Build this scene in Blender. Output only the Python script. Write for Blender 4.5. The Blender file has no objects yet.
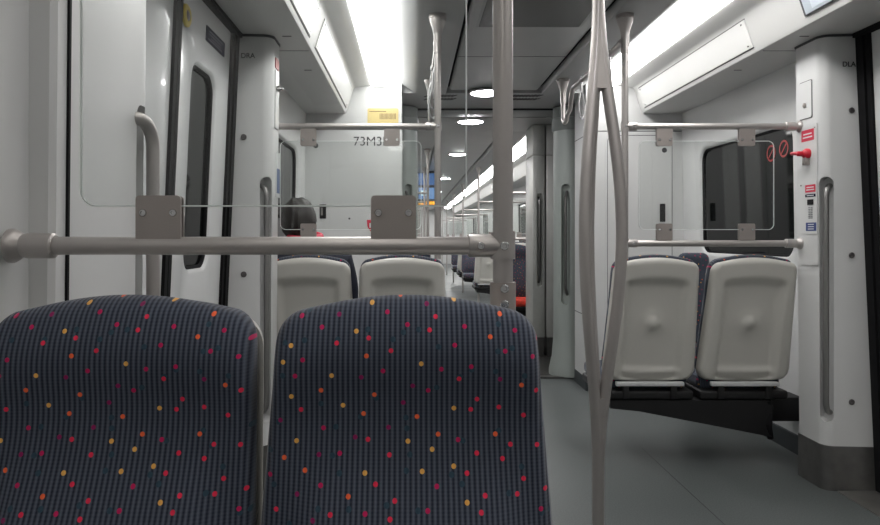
import bpy, bmesh, math, random
from mathutils import Vector, Matrix
random.seed(7)
PI = math.pi
sc = bpy.context.scene
COL = sc.collection

# ---------------------------------------------------------------- camera, world, exposure
cam_d = bpy.data.cameras.new('camera')
cam = bpy.data.objects.new('camera', cam_d); COL.objects.link(cam)
cam.location = (0, 0, 1.2); cam.rotation_euler = (PI/2, 0, 0)
cam_d.sensor_width = 36; cam_d.lens = 690/880*36
cam_d.shift_x = 28/880; cam_d.shift_y = -26.5/880
cam_d.clip_start = .02; cam_d.clip_end = 80
sc.camera = cam
w = bpy.data.worlds.new('world'); sc.world = w; w.use_nodes = True
w.node_tree.nodes['Background'].inputs[0].default_value = (.02, .022, .025, 1)
w.node_tree.nodes['Background'].inputs[1].default_value = .3
sc.view_settings.view_transform = 'Standard'; sc.view_settings.look = 'None'
sc.view_settings.exposure = 0.6; sc.view_settings.gamma = 1; sc.view_settings.use_curve_mapping = False
sc.cycles.use_denoising = True
sc.cycles.max_bounces = 10; sc.cycles.transparent_max_bounces = 24
sc.cycles.sample_clamp_indirect = 6
LIGHT = 7.8       # emission of the fluorescent diffusers
NEAR = .32        # made-up dimming of the near light covers, darkens the foreground
LAMP = 30.0        # emission of the round ceiling lamps

XC = .635         # centre line of the carriage

# ---------------------------------------------------------------- materials
MATS = {}
def mat(name, col=(.8, .8, .8), rough=.5, metal=0.0, spec=.5, bump=0, bscale=200, var=0, vscale=6, emit=None, es=0, coat=0):
    if name in MATS: return MATS[name]
    m = bpy.data.materials.new(name); m.use_nodes = True; MATS[name] = m
    nt = m.node_tree; b = nt.nodes['Principled BSDF']
    b.inputs['Base Color'].default_value = (*col, 1); b.inputs['Roughness'].default_value = rough
    b.inputs['Metallic'].default_value = metal; b.inputs['Specular IOR Level'].default_value = spec
    b.inputs['Coat Weight'].default_value = coat
    if emit: b.inputs['Emission Color'].default_value = (*emit, 1); b.inputs['Emission Strength'].default_value = es
    tc = nt.nodes.new('ShaderNodeTexCoord')
    if var:
        n = nt.nodes.new('ShaderNodeTexNoise'); n.inputs['Scale'].default_value = vscale; n.inputs['Detail'].default_value = 5
        r = nt.nodes.new('ShaderNodeValToRGB'); r.color_ramp.elements[0].position = .3; r.color_ramp.elements[1].position = .7
        r.color_ramp.elements[0].color = (*[c*(1-var) for c in col], 1); r.color_ramp.elements[1].color = (*[min(1, c*(1+var)) for c in col], 1)
        nt.links.new(tc.outputs['Object'], n.inputs['Vector']); nt.links.new(n.outputs['Fac'], r.inputs['Fac']); nt.links.new(r.outputs['Color'], b.inputs['Base Color'])
    if bump:
        n = nt.nodes.new('ShaderNodeTexNoise'); n.inputs['Scale'].default_value = bscale; n.inputs['Detail'].default_value = 3
        bp = nt.nodes.new('ShaderNodeBump'); bp.inputs['Strength'].default_value = bump; bp.inputs['Distance'].default_value = .002
        nt.links.new(tc.outputs['Object'], n.inputs['Vector']); nt.links.new(n.outputs['Fac'], bp.inputs['Height']); nt.links.new(bp.outputs['Normal'], b.inputs['Normal'])
    return m

WHITE = mat('white_panel', (.64, .645, .64), .30, var=.03, vscale=2, bump=.05, bscale=60)
PILLAR = mat('white_pillar', (.64, .645, .64), .33, var=.02, vscale=3, bump=.05, bscale=80)
SOFF = mat('soffit_panel', (.62, .62, .605), .38, var=.03, vscale=2)
GREYP = mat('ceiling_grey', (.42, .425, .425), .45, var=.04, vscale=3)
CENTR = mat('ceiling_centre', (.50, .505, .50), .35, var=.04, vscale=3)
DOORM = mat('door_paint', (.64, .65, .65), .22, var=.02, vscale=3, coat=.3)
STEEL = mat('brushed_steel', (.42, .41, .39), .32, metal=.85, var=.08, vscale=14)
SATIN = mat('satin_steel_sheet', (.55, .56, .53), .38, metal=.4, var=.05, vscale=12)
KICK = mat('kick_steel', (.16, .158, .152), .35, metal=.7, var=.1, vscale=20)
KICK2 = mat('handle_steel', (.27, .265, .26), .35, metal=.7)
RAIL = mat('satin_rail', (.43, .405, .39), .36, metal=.65, bump=.15, bscale=500)
BRK = mat('bracket_steel', (.36, .325, .305), .45, metal=.55, bump=.1, bscale=300)
CHROME = mat('chrome_screw', (.6, .6, .6), .2, metal=1)
BLACK = mat('black_rubber', (.008, .008, .009), .7, spec=.15)
BLKM = mat('black_metal', (.010, .010, .011), .5, metal=.2)
SHELL = mat('seat_shell_plastic', (.56, .55, .51), .42, bump=.25, bscale=900, var=.02, vscale=4)
NAVY = mat('navy_piping', (.010, .014, .035), .8)
RUBB = mat('gangway_rubber', (.30, .33, .31), .45)
STRAP = mat('strap_plastic', (.42, .42, .42), .4)
SKIRT = mat('skirting_grey', (.035, .042, .045), .5)
RED = mat('red_plastic', (.55, .01, .03), .3)
REDS = mat('red_print', (.62, .02, .06), .5)
BLUES = mat('blue_print', (.03, .06, .22), .5)
NAVS = mat('navy_sign', (.012, .014, .035), .6, spec=0)
WPRINT = mat('white_print', (.75, .76, .76), .5)
GPRINT = mat('grey_print', (.12, .13, .14), .5)
YELLOW = mat('yellow_plastic', (.60, .45, .02), .4)
YSTK = mat('yellow_sticker', (.66, .53, .22), .5)
DARKG = mat('dark_grey_plastic', (.05, .05, .055), .4)
INK = mat('black_print', (.03, .03, .035), .6)
REDFAB = mat('orange_red_fabric', (.62, .04, .02), .8, var=.4, vscale=30)
SKIN = mat('skin', (.46, .27, .19), .5)
HAIR = mat('dark_hair', (.018, .014, .012), .55, bump=.8, bscale=250)
JACK = mat('navy_jacket', (.012, .016, .032), .8, bump=.3, bscale=120)
JEANS = mat('dark_trousers', (.02, .025, .04), .85, bump=.2, bscale=300)
OUTG = mat('dark_window_glass', (.006, .007, .007), .05, spec=.2)
LIT = mat('light_diffuser', (.8, .8, .8), .5, emit=(1, .985, .97), es=LIGHT)
LITN = mat('light_diffuser_dimmed', (.8, .8, .8), .5, emit=(1, .97, .93), es=LIGHT*NEAR)  # same diffuser with emission lowered to darken the near end, no real wear
LAMPM = mat('lamp_diffuser', (.8, .8, .8), .5, emit=(1, .97, 1), es=LAMP)
SCREEN = mat('screen_blue', (.02, .03, .06), .3, emit=(.25, .45, .8), es=.4)
LED = mat('led_orange', (.05, .02, 0), .4, emit=(1, .42, .04), es=1.3)

def glass_mat():
    m = bpy.data.materials.new('clear_glass'); m.use_nodes = True; nt = m.node_tree; nt.nodes.clear()
    o = nt.nodes.new('ShaderNodeOutputMaterial'); t = nt.nodes.new('ShaderNodeBsdfTransparent'); g = nt.nodes.new('ShaderNodeBsdfGlossy')
    t.inputs[0].default_value = (.965, .975, .97, 1); g.inputs['Roughness'].default_value = .03
    f = nt.nodes.new('ShaderNodeFresnel'); f.inputs['IOR'].default_value = 1.5; mx = nt.nodes.new('ShaderNodeMixShader')
    nt.links.new(f.outputs[0], mx.inputs[0]); nt.links.new(t.outputs[0], mx.inputs[1]); nt.links.new(g.outputs[0], mx.inputs[2]); nt.links.new(mx.outputs[0], o.inputs[0])
    return m
GLASS = glass_mat()
GEDGE = mat('glass_edge', (.85, .90, .88), .3)

def fabric_mat():
    m = bpy.data.materials.new('navy_dotted_fabric'); m.use_nodes = True; nt = m.node_tree; L = nt.links; N = nt.nodes.new
    b = nt.nodes['Principled BSDF']; b.inputs['Roughness'].default_value = .85; b.inputs['Specular IOR Level'].default_value = .2
    b.inputs['Sheen Weight'].default_value = .25; b.inputs['Sheen Roughness'].default_value = .4
    tc = N('ShaderNodeTexCoord'); sp = N('ShaderNodeSeparateXYZ'); L.new(tc.outputs['Object'], sp.inputs[0])
    cb = N('ShaderNodeCombineXYZ'); L.new(sp.outputs['X'], cb.inputs['X']); L.new(sp.outputs['Z'], cb.inputs['Y']); L.new(sp.outputs['Y'], cb.inputs['Z'])
    flat = N('ShaderNodeVectorMath'); flat.operation = 'MULTIPLY'; flat.inputs[1].default_value = (1, 1, 0); L.new(cb.outputs[0], flat.inputs[0])
    rot = N('ShaderNodeMapping'); rot.inputs['Rotation'].default_value = (0, 0, .5); L.new(flat.outputs[0], rot.inputs[0])
    v = N('ShaderNodeTexVoronoi'); v.voronoi_dimensions = '2D'; v.inputs['Scale'].default_value = 27; v.inputs['Randomness'].default_value = .6
    L.new(rot.outputs[0], v.inputs['Vector'])
    lt = N('ShaderNodeMath'); lt.operation = 'LESS_THAN'; lt.inputs[1].default_value = .096; L.new(v.outputs['Distance'], lt.inputs[0])
    sc_ = N('ShaderNodeSeparateColor'); L.new(v.outputs['Color'], sc_.inputs[0])
    r = N('ShaderNodeValToRGB'); r.color_ramp.interpolation = 'CONSTANT'; e = r.color_ramp.elements
    e[0].position = 0; e[0].color = (.75, .03, .08, 1); e[1].position = .3; e[1].color = (.50, .015, .10, 1)
    for p, c in ((.55, (.85, .14, .05, 1)), (.75, (.80, .42, .10, 1)), (.88, (.25, .015, .10, 1))):
        x = e.new(p); x.color = c
    L.new(sc_.outputs[0], r.inputs[0])
    # second faint set of teal flecks
    v2 = N('ShaderNodeTexVoronoi'); v2.voronoi_dimensions = '2D'; v2.inputs['Scale'].default_value = 19; L.new(flat.outputs[0], v2.inputs['Vector'])
    lt2 = N('ShaderNodeMath'); lt2.operation = 'LESS_THAN'; lt2.inputs[1].default_value = .08; L.new(v2.outputs['Distance'], lt2.inputs[0])
    # ribs: vertical cords broken into stitches
    def sine(src, k):
        a = N('ShaderNodeMath'); a.operation = 'MULTIPLY'; a.inputs[1].default_value = k; L.new(src, a.inputs[0])
        s = N('ShaderNodeMath'); s.operation = 'SINE'; L.new(a.outputs[0], s.inputs[0]); return s.outputs[0]
    sx = sine(sp.outputs['X'], 2*PI/.0078); sz = sine(sp.outputs['Z'], 2*PI/.0050)
    mn = N('ShaderNodeMath'); mn.operation = 'MULTIPLY_ADD'; mn.inputs[1].default_value = .18; L.new(sz, mn.inputs[0]); L.new(sx, mn.inputs[2])
    mr = N('ShaderNodeMapRange'); mr.inputs['From Min'].default_value = -1.2; mr.inputs['From Max'].default_value = 1.2; L.new(mn.outputs[0], mr.inputs[0])
    base = N('ShaderNodeMixRGB'); base.inputs[1].default_value = (.012, .016, .030, 1); base.inputs[2].default_value = (.095, .110, .142, 1); L.new(mr.outputs[0], base.inputs[0])
    m0 = N('ShaderNodeMixRGB'); m0.inputs[2].default_value = (.03, .06, .085, 1); L.new(lt2.outputs[0], m0.inputs[0]); L.new(base.outputs[0], m0.inputs[1])
    m1 = N('ShaderNodeMixRGB'); L.new(lt.outputs[0], m1.inputs[0]); L.new(m0.outputs[0], m1.inputs[1]); L.new(r.outputs[0], m1.inputs[2])
    L.new(m1.outputs[0], b.inputs['Base Color'])
    bp = N('ShaderNodeBump'); bp.inputs['Strength'].default_value = .35; bp.inputs['Distance'].default_value = .0015
    L.new(mn.outputs[0], bp.inputs['Height']); L.new(bp.outputs[0], b.inputs['Normal'])
    return m
FABRIC = fabric_mat()

def floor_mat():
    m = bpy.data.materials.new('speckled_vinyl'); m.use_nodes = True; nt = m.node_tree; L = nt.links; N = nt.nodes.new
    b = nt.nodes['Principled BSDF']; b.inputs['Roughness'].default_value = .38
    tc = N('ShaderNodeTexCoord')
    n1 = N('ShaderNodeTexNoise'); n1.inputs['Scale'].default_value = 160; n1.inputs['Detail'].default_value = 2
    n2 = N('ShaderNodeTexNoise'); n2.inputs['Scale'].default_value = 1.6; n2.inputs['Detail'].default_value = 5
    L.new(tc.outputs['Object'], n1.inputs[0]); L.new(tc.outputs['Object'], n2.inputs[0])
    r1 = N('ShaderNodeValToRGB'); r1.color_ramp.elements[0].position = .35; r1.color_ramp.elements[0].color = (.092, .104, .104, 1)
    r1.color_ramp.elements[1].position = .65; r1.color_ramp.elements[1].color = (.140, .154, .153, 1)
    mx = N('ShaderNodeMixRGB'); mx.blend_type = 'MULTIPLY'; mx.inputs[0].default_value = .35
    L.new(n1.outputs[0], r1.inputs[0]); L.new(r1.outputs[0], mx.inputs[1]); L.new(n2.outputs[0], mx.inputs[2]); L.new(mx.outputs[0], b.inputs['Base Color'])
    mr = N('ShaderNodeMapRange'); mr.inputs['To Min'].default_value = .28; mr.inputs['To Max'].default_value = .5; L.new(n2.outputs[0], mr.inputs[0]); L.new(mr.outputs[0], b.inputs['Roughness'])
    return m
FLOORM = floor_mat()

# ---------------------------------------------------------------- helpers
def sharpen(bm, ang=35):
    bmesh.ops.recalc_face_normals(bm, faces=bm.faces)
    a = math.radians(ang)
    for f in bm.faces: f.smooth = True
    for e in bm.edges:
        if len(e.link_faces) == 2 and e.calc_face_angle(0) > a: e.smooth = False

def obj(name, bm, m, parent=None, ang=35, keep=False):
    """link a bmesh as one object; world coordinates are turned into the parent's own frame unless keep"""
    if not keep and parent is not None:
        off = Vector(parent.location)
        p = parent.parent
        while p is not None: off += Vector(p.location); p = p.parent
        bmesh.ops.translate(bm, verts=bm.verts, vec=-off)
    sharpen(bm, ang)
    me = bpy.data.meshes.new(name); bm.to_mesh(me); bm.free()
    o = bpy.data.objects.new(name, me); COL.objects.link(o)
    for x in (m if isinstance(m, (list, tuple)) else [m]): me.materials.append(x)
    if parent is not None: o.parent = parent
    return o
def tag(o, label, cat, group=None):
    o['label'] = label; o['category'] = cat
    if group: o['group'] = group
    return o
def thing(name, label, cat, loc=(0, 0, 0), rz=0, group=None):
    o = bpy.data.objects.new(name, None); COL.objects.link(o); o.empty_display_size = .05
    o.location = loc; o.rotation_euler = (0, 0, rz); return tag(o, label, cat, group)
def struct(name, bm, m, parent=None, ang=35):
    o = obj(name, bm, m, parent, ang)
    if parent is None: o['kind'] = 'structure'
    return o
def sempty(name, loc):
    o = bpy.data.objects.new(name, None); COL.objects.link(o); o.location = loc; o['kind'] = 'structure'; o.empty_display_size = .05; return o
def copy_tree(o, parent=None):
    c = o.copy(); COL.objects.link(c)
    if parent is not None: c.parent = parent
    for ch in list(o.children): copy_tree(ch, c)
    return c
def dup(o, loc, rz, label, group=None):
    c = copy_tree(o); c.location = loc; c.rotation_euler = (0, 0, rz); c['label'] = label
    if group: c['group'] = group
    return c

def B(): return bmesh.new()
def box(bm, lo, hi, bev=0, seg=2, M=None):
    t = B(); bmesh.ops.create_cube(t, size=1)
    s = Vector(hi) - Vector(lo); c = (Vector(hi) + Vector(lo))/2
    for v in t.verts: v.co = Vector((v.co.x*s.x, v.co.y*s.y, v.co.z*s.z)) + c
    if bev: bmesh.ops.bevel(t, geom=list(t.edges), offset=bev, segments=seg, profile=.5, affect='EDGES')
    return merge(bm, t, M)
def merge(bm, t, M=None, mi=None):
    mp = {}
    for v in t.verts: mp[v] = bm.verts.new(M @ v.co if M is not None else v.co)
    out = []
    for f in t.faces:
        try: n = bm.faces.new([mp[v] for v in f.verts])
        except ValueError: continue
        n.material_index = f.material_index if mi is None else mi; out.append(n)
    t.free(); return out
def tube(bm, pts, r, seg=16, caps=True):
    pts = [Vector(p) for p in pts]; n = len(pts); rs = r if isinstance(r, (list, tuple)) else [r]*n
    T = []
    for i in range(n):
        a = pts[max(0, i-1)]; b = pts[min(n-1, i+1)]; d = (b-a)
        T.append(d.normalized() if d.length > 1e-9 else Vector((0, 0, 1)))
    up = Vector((0, 0, 1)) if abs(T[0].z) < .9 else Vector((1, 0, 0))
    nrm = (up - T[0]*up.dot(T[0])).normalized(); rings = []
    for i in range(n):
        nrm = (nrm - T[i]*nrm.dot(T[i])).normalized(); bi = T[i].cross(nrm)
        rings.append([bm.verts.new(pts[i] + (nrm*math.cos(2*PI*k/seg) + bi*math.sin(2*PI*k/seg))*rs[i]) for k in range(seg)])
    for i in range(n-1):
        for k in range(seg): bm.faces.new((rings[i][k], rings[i][(k+1) % seg], rings[i+1][(k+1) % seg], rings[i+1][k]))
    if caps: bm.faces.new(rings[0][::-1]); bm.faces.new(rings[-1])
    return bm
def lathe(bm, prof, seg=24, M=None):
    """prof: (radius, z) pairs from bottom to top, closed at both ends"""
    t = B(); rings = []
    for r, z in prof: rings.append([t.verts.new((max(r, 1e-4)*math.cos(2*PI*k/seg), max(r, 1e-4)*math.sin(2*PI*k/seg), z)) for k in range(seg)])
    for i in range(len(rings)-1):
        for k in range(seg): t.faces.new((rings[i][k], rings[i][(k+1) % seg], rings[i+1][(k+1) % seg], rings[i+1][k]))
    t.faces.new(rings[0][::-1]); t.faces.new(rings[-1])
    merge(bm, t, M); return bm
def rrect(w, h, r, n=6, cx=0, cy=0):
    """rounded rectangle outline, counter-clockwise; r one radius or four (from lower left, ccw)"""
    rr = r if isinstance(r, (list, tuple)) else [r]*4; P = []
    for (sx, sy, a0), q in zip(((-1, -1, PI), (1, -1, 1.5*PI), (1, 1, 0), (-1, 1, .5*PI)), rr):
        ox, oy = sx*(w/2-q), sy*(h/2-q)
        for i in range(n+1):
            a = a0 + i*PI/2/n; P.append((cx+ox+q*math.cos(a), cy+oy+q*math.sin(a)))
    return P
def prism(bm, poly, f0, f1):
    """poly of 2-D points, f0/f1 map a 2-D point to the two 3-D ends"""
    a = [bm.verts.new(f0(*p)) for p in poly]; b = [bm.verts.new(f1(*p)) for p in poly]; n = len(poly)
    for i in range(n): bm.faces.new((a[i], a[(i+1) % n], b[(i+1) % n], b[i]))
    fa = bm.faces.new(a[::-1]); fb = bm.faces.new(b); return fa, fb
def RX(a): return Matrix.Rotation(a, 4, 'X')
def RY(a): return Matrix.Rotation(a, 4, 'Y')
def RZ(a): return Matrix.Rotation(a, 4, 'Z')
def TR(*v): return Matrix.Translation(v)
def arc(c, r, a0, a1, n, ax, ay):
    c = Vector(c); ax = Vector(ax); ay = Vector(ay)
    return [c + ax*(r*math.cos(a0+(a1-a0)*i/n)) + ay*(r*math.sin(a0+(a1-a0)*i/n)) for i in range(n+1)]
def text_bm(s, size, M, depth=.0006, bold=0):
    cu = bpy.data.curves.new('t', 'FONT'); cu.body = s; cu.size = size; cu.extrude = depth; cu.offset = bold; cu.align_x = 'CENTER'; cu.align_y = 'CENTER'
    o = bpy.data.objects.new('t', cu); COL.objects.link(o); bpy.context.view_layer.update()
    me = bpy.data.meshes.new_from_object(o.evaluated_get(bpy.context.evaluated_depsgraph_get()))
    bpy.data.objects.remove(o); bm = B(); bm.from_mesh(me); bpy.data.meshes.remove(me)
    bmesh.ops.transform(bm, matrix=M, verts=bm.verts); return bm
FACE_CAM = RX(PI/2)                     # writing that faces -Y
def face_side(side):                     # writing on a side wall that faces the aisle
    return RZ(-PI/2 if side > 0 else PI/2) @ RX(PI/2)
def cut(o, cutter_bm):
    me = bpy.data.meshes.new('c'); bmesh.ops.recalc_face_normals(cutter_bm, faces=cutter_bm.faces); cutter_bm.to_mesh(me); cutter_bm.free()
    c = bpy.data.objects.new('c', me); COL.objects.link(c)
    if o.parent: c.location = o.parent.location*0
    md = o.modifiers.new('b', 'BOOLEAN'); md.operation = 'DIFFERENCE'; md.object = c; md.solver = 'EXACT'
    bpy.context.view_layer.update()
    new = bpy.data.meshes.new_from_object(o.evaluated_get(bpy.context.evaluated_depsgraph_get()))
    o.modifiers.clear(); o.data = new; bpy.data.objects.remove(c)
    b = B(); b.from_mesh(new); sharpen(b, 30); b.to_mesh(new); b.free()

def SX(side, u): return XC + side*u
def wall_u(z): return 1.490 - .015*z
def near_u(z): return 1.350 - .003*z
def door_u(z): return 1.558 - .045*z

def sheet(side, uf, y0, y1, z0, z1, holes=(), back=.03):
    """side wall panel with rounded openings, bevelled reveals and a thickness"""
    bm = B(); P = lambda y, z, off=0: Vector((SX(side, uf(z)+off), y, z))
    flat = B(); loops = [[(y0, z0), (y1, z0), (y1, z1), (y0, z1)]] + [rrect(h[2], h[3], h[4], 8, h[0], h[1]) for h in holes]
    for lp in loops:
        vs = [flat.verts.new((p[0], p[1], 0)) for p in lp]
        for i in range(len(vs)): flat.edges.new((vs[i], vs[(i+1) % len(vs)]))
    bmesh.ops.triangle_fill(flat, edges=flat.edges, use_beauty=True)
    mp = {v: bm.verts.new(P(v.co.x, v.co.y)) for v in flat.verts}
    for f in flat.faces: bm.faces.new([mp[v] for v in f.verts])
    flat.free()
    for h in holes:
        rings = []
        for ins, off in ((0, 0), (.006, .002), (.016, .008), (.024, .02), (.026, h[5])):
            rings.append([bm.verts.new(P(y, z, off)) for y, z in rrect(h[2]-2*ins, h[3]-2*ins, max(.01, h[4]-ins), 8, h[0], h[1])])
        for a, b in zip(rings, rings[1:]):
            n = len(a)
            for i in range(n): bm.faces.new((a[i], a[(i+1) % n], b[(i+1) % n], b[i]))
    if back:
        q = [bm.verts.new(P(y, z, o)) for o in (0, back) for y, z in loops[0]]
        for i in range(4): bm.faces.new((q[i], q[(i+1) % 4], q[4+(i+1) % 4], q[4+i]))
    bmesh.ops.remove_doubles(bm, verts=bm.verts, dist=1e-5)
    return bm
def side_plate(side, uf, yc, zc, w, h, r, off0, off1, n=6):
    bm = B(); prism(bm, rrect(w, h, r, n, yc, zc), lambda y, z: (SX(side, uf(z)+off0), y, z), lambda y, z: (SX(side, uf(z)+off1), y, z)); return bm
def extrude_y(side, prof, y0, y1, bm=None):
    bm = bm or B(); prism(bm, prof, lambda u, z: (SX(side, u), y0, z), lambda u, z: (SX(side, u), y1, z)); return bm
def front_plate(x0, x1, z0, z1, y, r=.01, d=.004, bm=None):
    bm = bm or B(); prism(bm, rrect(x1-x0, z1-z0, r, 5, (x0+x1)/2, (z0+z1)/2), lambda x, z: (x, y, z), lambda x, z: (x, y+d, z)); return bm

# ================================================================ THE SETTING
YB = -2.6; YE = 5.35; YN = 7.25; YF = 30.0      # rear end, bulkhead, start and end of the next carriage
bm = B(); box(bm, (-1.2, YB, -.06), (2.5, YF, 0)); struct('floor', bm, FLOORM)
SIDE = {-1: 'left', 1: 'right'}
BAYWIN = (4.43, 1.453, 1.26, .79, .12, .035)
NEXTWIN = [(yy, 1.445, 1.5, .79, .12, .035) for yy in (9.6, 13.0, 16.4, 19.8, 23.2)]
wn = 0
def window(side, h):
    global wn; wn += 1
    root = sempty('window_%d' % wn, (SX(side, wall_u(h[1])), h[0], h[1]))
    obj('pane', side_plate(side, wall_u, h[0], h[1], h[2]-.03, h[3]-.03, h[4]-.02, .030, .036), OUTG, root)
    bm = B(); pts = [Vector((SX(side, wall_u(z)+.026), y, z)) for y, z in rrect(h[2]-.054, h[3]-.054, h[4]-.03, 8, h[0], h[1])]
    tube(bm, pts + pts[:1], .009, 8, False); obj('window_seal', bm, BLACK, root)
    return root
for s in (-1, 1):
    struct('wall_%s' % SIDE[s], sheet(s, wall_u, 3.47, YE+.02, 0, 2.17, [BAYWIN]), WHITE)
    struct('wall_%s' % SIDE[s], sheet(s, near_u, YB, 1.36, 0, 2.17), WHITE)
    struct('wall_%s' % SIDE[s], sheet(s, wall_u, YN, YF, 0, 2.17, NEXTWIN), WHITE)
    window(s, BAYWIN)
    for h in NEXTWIN: window(s, h)
    # dark skirting
    for a, b, o in ((YB, 1.28, 0), (3.50, YE, .125), (YN+.45, YF, .125)):
        struct('baseboard_%s' % SIDE[s], extrude_y(s, [(1.40+o, 0), (1.352+o, 0), (1.356+o, .10), (1.364+o, .105), (1.40+o, .105)], a, b), SKIRT)

# soffit with its slanted face, light trough
SOFP = [(1.60, 2.15), (1.168, 2.15), (1.152, 2.155), (1.143, 2.17), (1.088, 2.335), (1.080, 2.346), (1.066, 2.352), (.965, 2.366), (.957, 2.372), (.955, 2.39), (.955, 2.45), (1.60, 2.45)]
CSIDE = [(.742, 2.45), (.742, 2.405), (.736, 2.396), (.62, 2.312), (.60, 2.303), (.58, 2.30), (.385, 2.30), (.375, 2.303), (.370, 2.312), (.370, 2.45)]
CMID = [(-.345, 2.345), (-.335, 2.335), (-.325, 2.332), (.325, 2.332), (.335, 2.335), (.345, 2.345), (.345, 2.45), (-.345, 2.45)]
for a, b in ((YB, YE), (YN+.01, YF)):
    for s in (-1, 1):
        struct('trim_%d' % (1 if s < 0 else 2), extrude_y(s, SOFP, a, b), SOFF)
        struct('ceiling', extrude_y(s, CSIDE, a, b), GREYP)
    struct('ceiling', extrude_y(1, CMID, a, b), CENTR)
bm = B(); box(bm, (XC-1.65, YB, 2.45), (XC+1.65, YF, 2.49)); struct('ceiling', bm, BLACK)
# centre gap linings
for s in (-1, 1):
    struct('trim_3', extrude_y(s, [(.343, 2.36), (.372, 2.36), (.372, 2.41), (.343, 2.41)], YB, YE), BLACK)
# end walls
bm = B(); box(bm, (-1.2, YB-.04, 0), (2.5, YB, 2.45)); struct('wall_rear', bm, WHITE)
bm = B(); box(bm, (-1.2, YF, 0), (2.5, YF+.04, 2.45)); struct('wall_far', bm, WHITE)

# fluorescent light covers along both sides
ln = {-1: 0, 1: 0}
def light_strip(side, y0, y1, label, group, lit=None):
    t = thing('light_fitting', label, 'ceiling light', (SX(side, .85), (y0+y1)/2, 2.40), 0, group)
    bm = B(); prism(bm, [(.952, 2.378), (.945, 2.366), (.92, 2.358), (.85, 2.356), (.79, 2.368), (.755, 2.388), (.746, 2.402), (.746, 2.43), (.952, 2.43)],
                    lambda u, z: (SX(side, u), y0+.006, z), lambda u, z: (SX(side, u), y1-.006, z))
    obj('diffuser', bm, lit or LIT, t)
    for yy in (y0, y1-.006):
        bm = B(); prism(bm, [(.954, 2.376), (.946, 2.363), (.92, 2.354), (.85, 2.352), (.788, 2.364), (.752, 2.385), (.743, 2.40), (.743, 2.43), (.954, 2.43)], lambda u, z: (SX(side, u), yy, z), lambda u, z: (SX(side, u), yy+.006, z))
        obj('end_cap', bm, STRAP, t)
G1 = 'fluorescent light covers of this carriage'
for s, nm in ((-1, 'left'), (1, 'right')):
    light_strip(s, YB+.05, 2.20, 'white fluorescent cover above the near seats on the %s side' % nm, G1, LITN)
    light_strip(s, 2.20, 4.60, 'long bright fluorescent cover running over the %s doorway' % nm, G1)
    light_strip(s, 4.60, 5.345, 'short bright fluorescent cover ending at the %s bulkhead' % nm, G1)
    for k, (a, b) in enumerate(((7.6, 13), (13, 18.5), (18.5, 24), (24, 29.5))):
        light_strip(s, a, b, '%s bright ceiling light cover on the %s side of the next carriage' % (('nearest', 'second', 'third', 'farthest')[k], nm), 'light covers in the next carriage')

# access covers on the slanted face under the lights
def slant(side, t0, t1, y0, y1, off=.004):
    """slab on the slanted face; t runs 0 (lower edge) to 1 (upper edge)"""
    A = Vector((1.143, 2.17)); C = Vector((1.088, 2.335)); d = (C-A); n = Vector((-d.y, d.x)).normalized()
    if n.x > 0: n = -n
    P = lambda t, o: A + d*t + n*o
    t = B(); vs = []
    q = [P(t0, -.001), P(t1, -.001), P(t1, off), P(t0, off)]
    prism(t, [tuple(v) for v in q], lambda u, z: (SX(side, u), y0, z), lambda u, z: (SX(side, u), y1, z))
    bmesh.ops.bevel(t, geom=list(t.edges), offset=min(.0015, off*.4), segments=1, affect='EDGES'); return t
for s, nm in ((-1, 'left'), (1, 'right')):
    for (a, b, lab) in ((3.58, 5.26, 'long cream access cover under the %s light, nearest the bulkhead'), (1.95, 3.40, 'long cream access cover under the %s light above the doorway')):
        if s > 0 and a < 3: continue
        t = thing('access_cover', lab % nm, 'panel', (SX(s, 1.11), (a+b)/2, 2.25), 0, 'access covers under the ceiling lights')
        obj('cover', slant(s, .07, .93, a, b, .006), SOFF, t)
        bm = slant(s, .035, .07, a, b, .003); merge(bm, slant(s, .93, .965, a, b, .003)); obj('seam', bm, DARKG, t)
        for tt, yy in ((.16, a+.04), (.16, b-.04), (.84, a+.04), (.84, b-.04)):
            bm = slant(s, tt-.025, tt+.025, yy-.006, yy+.006, .0085); obj('screw', bm, CHROME, t)
# soffit slots
k = 0
for s, nm in ((-1, 'left'), (1, 'right')):
    for yy, wh in ((3.95, 'beyond the pillar'), (3.28, 'over the doorway')):
        bm = B(); prism(bm, rrect(.045, .012, .005, 4, 1.23, yy), lambda u, y: (SX(s, u), y, 2.1485), lambda u, y: (SX(s, u), y, 2.151))
        tag(obj('soffit_catch', bm, DARKG), 'small dark catch slot in the %s soffit %s' % (nm, wh), 'catch', 'catch slots in the soffits')
    bm = extrude_y(s, [(1.36, 2.1485), (1.165, 2.1485), (1.165, 2.151), (1.36, 2.151)], 3.535, 3.540)
    struct('trim_%d' % (4 if s < 0 else 5), bm, DARKG)

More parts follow.
